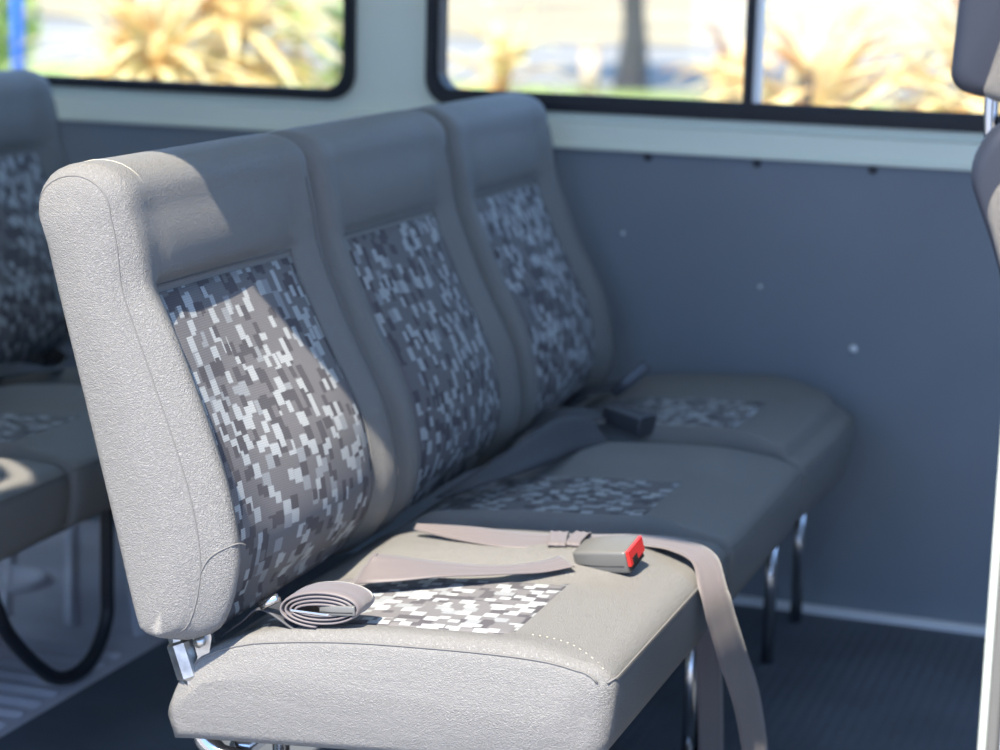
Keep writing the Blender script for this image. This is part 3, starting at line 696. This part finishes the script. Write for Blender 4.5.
# path across the verge and a rising bank far behind
V = []; Fc = []; nx, ny = 50, 14
for j in range(ny):
    for i in range(nx):
        x = -60 + 120 * i / (nx - 1); y = 38 + j * 8; V.append((x, y + 2.5 * sin(x * .13), GZ + .03 + (j * .28) ** 1.3 + .15 * noise.noise(Vector((x * .15, y * .1, 0)))))
for j in range(ny - 1):
    for i in range(nx - 1): Fc.append((j * nx + i, j * nx + i + 1, (j + 1) * nx + i + 1, (j + 1) * nx + i))
struct(mk('ground_bank', V, Fc, bank_m))

def plant(x, y, h, R, n, m, label, catg='plant', stems=3, lw=.035, seed=0, group=None):
    random.seed(seed); root = empty('spiky_shrub', (x, y, GZ + .02)); tag(root, label, catg, group); V = []; Fc = []; T = []
    for s in range(stems):
        an = 2 * pi * s / stems + random.random(); d = R * .38 * (0 if stems == 1 else 1); hh = h * random.uniform(.84, .95)
        tip = Vector((d * cos(an), d * sin(an), hh)); T.append(tubeVF(smoothpath([(tip.x * .2, tip.y * .2, 0), (tip.x * .6, tip.y * .6, hh * .5), tip]), .018, 8))
        for k in range(n // stems):
            f = random.uniform(.45, 1); o = Vector((tip.x * f, tip.y * f, hh * f)); a = random.uniform(0, 2 * pi); el = random.uniform(-.1, 1.35) if f > .8 else random.uniform(-.2, .8)
            L = R * random.uniform(.65, 1.05); dr = Vector((cos(a) * cos(el), sin(a) * cos(el), sin(el))); sd_ = dr.cross(U); sd_.normalize(); i0 = len(V); ns = 6
            for q in range(ns + 1):
                u = q / ns; p = o + dr * L * u - U * L * .42 * u * u; w = lw * (sin(pi * min(u * .93 + .12, 1)) ** .7) * (.9 if q < ns else .05)
                nn = dr.cross(sd_); V.extend([p - sd_ * w, p - nn * w * .25 - U * .002, p + sd_ * w])
            for q in range(ns):
                b_ = i0 + q * 3; Fc += [(b_, b_ + 1, b_ + 4, b_ + 3), (b_ + 1, b_ + 2, b_ + 5, b_ + 4)]
    mk('foliage', V, Fc, m, root); fix(mk('stem', *cat(*T), bark, root)); return root
def px(x, y, Y):  # world x where a sight direction given as slopes meets depth Y (layout notes only)
    return x
plant(-3.86, 7.0, 1.20, .72, 300, yel, 'large yellow spiky shrub outside, left of the rear side window', seed=1, lw=.032, stems=1)
plant(-4.20, 8.3, 1.32, .85, 300, yel, 'yellow and orange spiky shrub outside the middle of the rear side window', seed=2, lw=.034, stems=1)
plant(-4.36, 9.6, 1.35, .36, 110, grn, 'small green spiky shrub outside beside the pillar between the windows', seed=3, stems=2)
plant(-2.66, 7.0, 1.35, .50, 130, yel, 'slim yellow shrub at the left end of the sliding window', seed=4, stems=2, lw=.03)
plant(-1.02, 6.5, 1.42, .72, 280, yel, 'large yellow spiky shrub outside behind the front seat headrest', seed=5, stems=2)
plant(-1.66, 7.9, 1.28, .55, 190, org, 'orange-pink spiky shrub right of the window divider', seed=6, stems=2)
plant(-.80, 8.9, 1.45, .70, 220, yel, 'tall yellow shrub outside, farthest right in the sliding window', seed=8, stems=2)
def crown(root, c, R, n, m, sz, seed):
    random.seed(seed); V = []; Fc = []
    for k in range(n):
        while True:
            p = Vector([random.uniform(-1, 1) for _ in range(3)])
            if .35 < p.length < 1: break
        p = Vector((p.x * R[0], p.y * R[1], p.z * R[2])) + Vector(c); a = Vector([random.gauss(0, 1) for _ in range(3)]).normalized(); b_ = a.orthogonal().normalized(); q = a.cross(b_); s = sz * random.uniform(.6, 1.2)
        i = len(V); V += [p - b_ * s, p + q * s * .5 + a * s * .15, p + b_ * s, p - q * s * .5]; Fc.append((i, i + 1, i + 2, i + 3))
    return mk('foliage', V, Fc, m, root)
tr = empty('tree', (-6.78, 23.7, GZ)); tag(tr, 'tree with a dark trunk standing on the far side of the pale path', 'tree'); ORG = Vector((0, 0, 0))
random.seed(3)
tk = [(0, 0, 0), (.03, 0, .6), (-.03, .05, 1.4), (.05, 0, 2.4), (.1, 0, 3.6)]
fix(mk('trunk', *cat(tubeVF(smoothpath(tk), [.22 - .09 * min(1, k / 10) for k in range(33)], 12), tubeVF(smoothpath([(.05, 0, 2.4), (.7, .2, 3.4), (1.5, .3, 4.3)]), .08, 8), tubeVF(smoothpath([(.05, 0, 2.6), (-.6, .2, 3.5), (-1.2, .1, 4.4)]), .08, 8)), bark, tr))
crown(tr, (1.0, 1.2, 4.6), (3.4, 3.2, 1.5), 9000, grn, .2, 4)
bs = empty('bush', (-10.5, 15.2, GZ)); tag(bs, 'green bush outside at the top left corner, behind the blue pole', 'bush')
crown(bs, (0, 0, .95), (1.0, .8, .95), 1500, grn, .10, 6); fix(mk('stem', *tubeVF([(0, 0, 0), (0, 0, .8)], .04, 8), bark, bs))
pr = empty('pole', (-5.71, 9.0, GZ)); tag(pr, 'bright blue painted pole outside at the far left of the rear window', 'pole')
fix(mk('shaft', *tubeVF([(0, 0, 0), (0, 0, 2.6)], .032, 14), blue_m, pr)); fix(mk('cap', *tubeVF([(0, 0, 2.6), (0, 0, 2.63)], .04, 14), blue_m, pr)); fix(mk('foot_plate', *boxVF((-.09, -.09, 0.03), (.09, .09, .045), .005), blue_m, pr))
po = empty('bollard', (-6.88, 22.4, GZ)); tag(po, 'short pale pink bollard left of the tree trunk', 'bollard')
fix(mk('shaft', *tubeVF([(0, 0, 0), (0, 0, .5)], .11, 16), pink_m, po)); fix(mk('cap', *tubeVF([(0, 0, .5), (0, 0, .55), (0, 0, .57)], [.12, .12, .08], 16), pink_m, po))
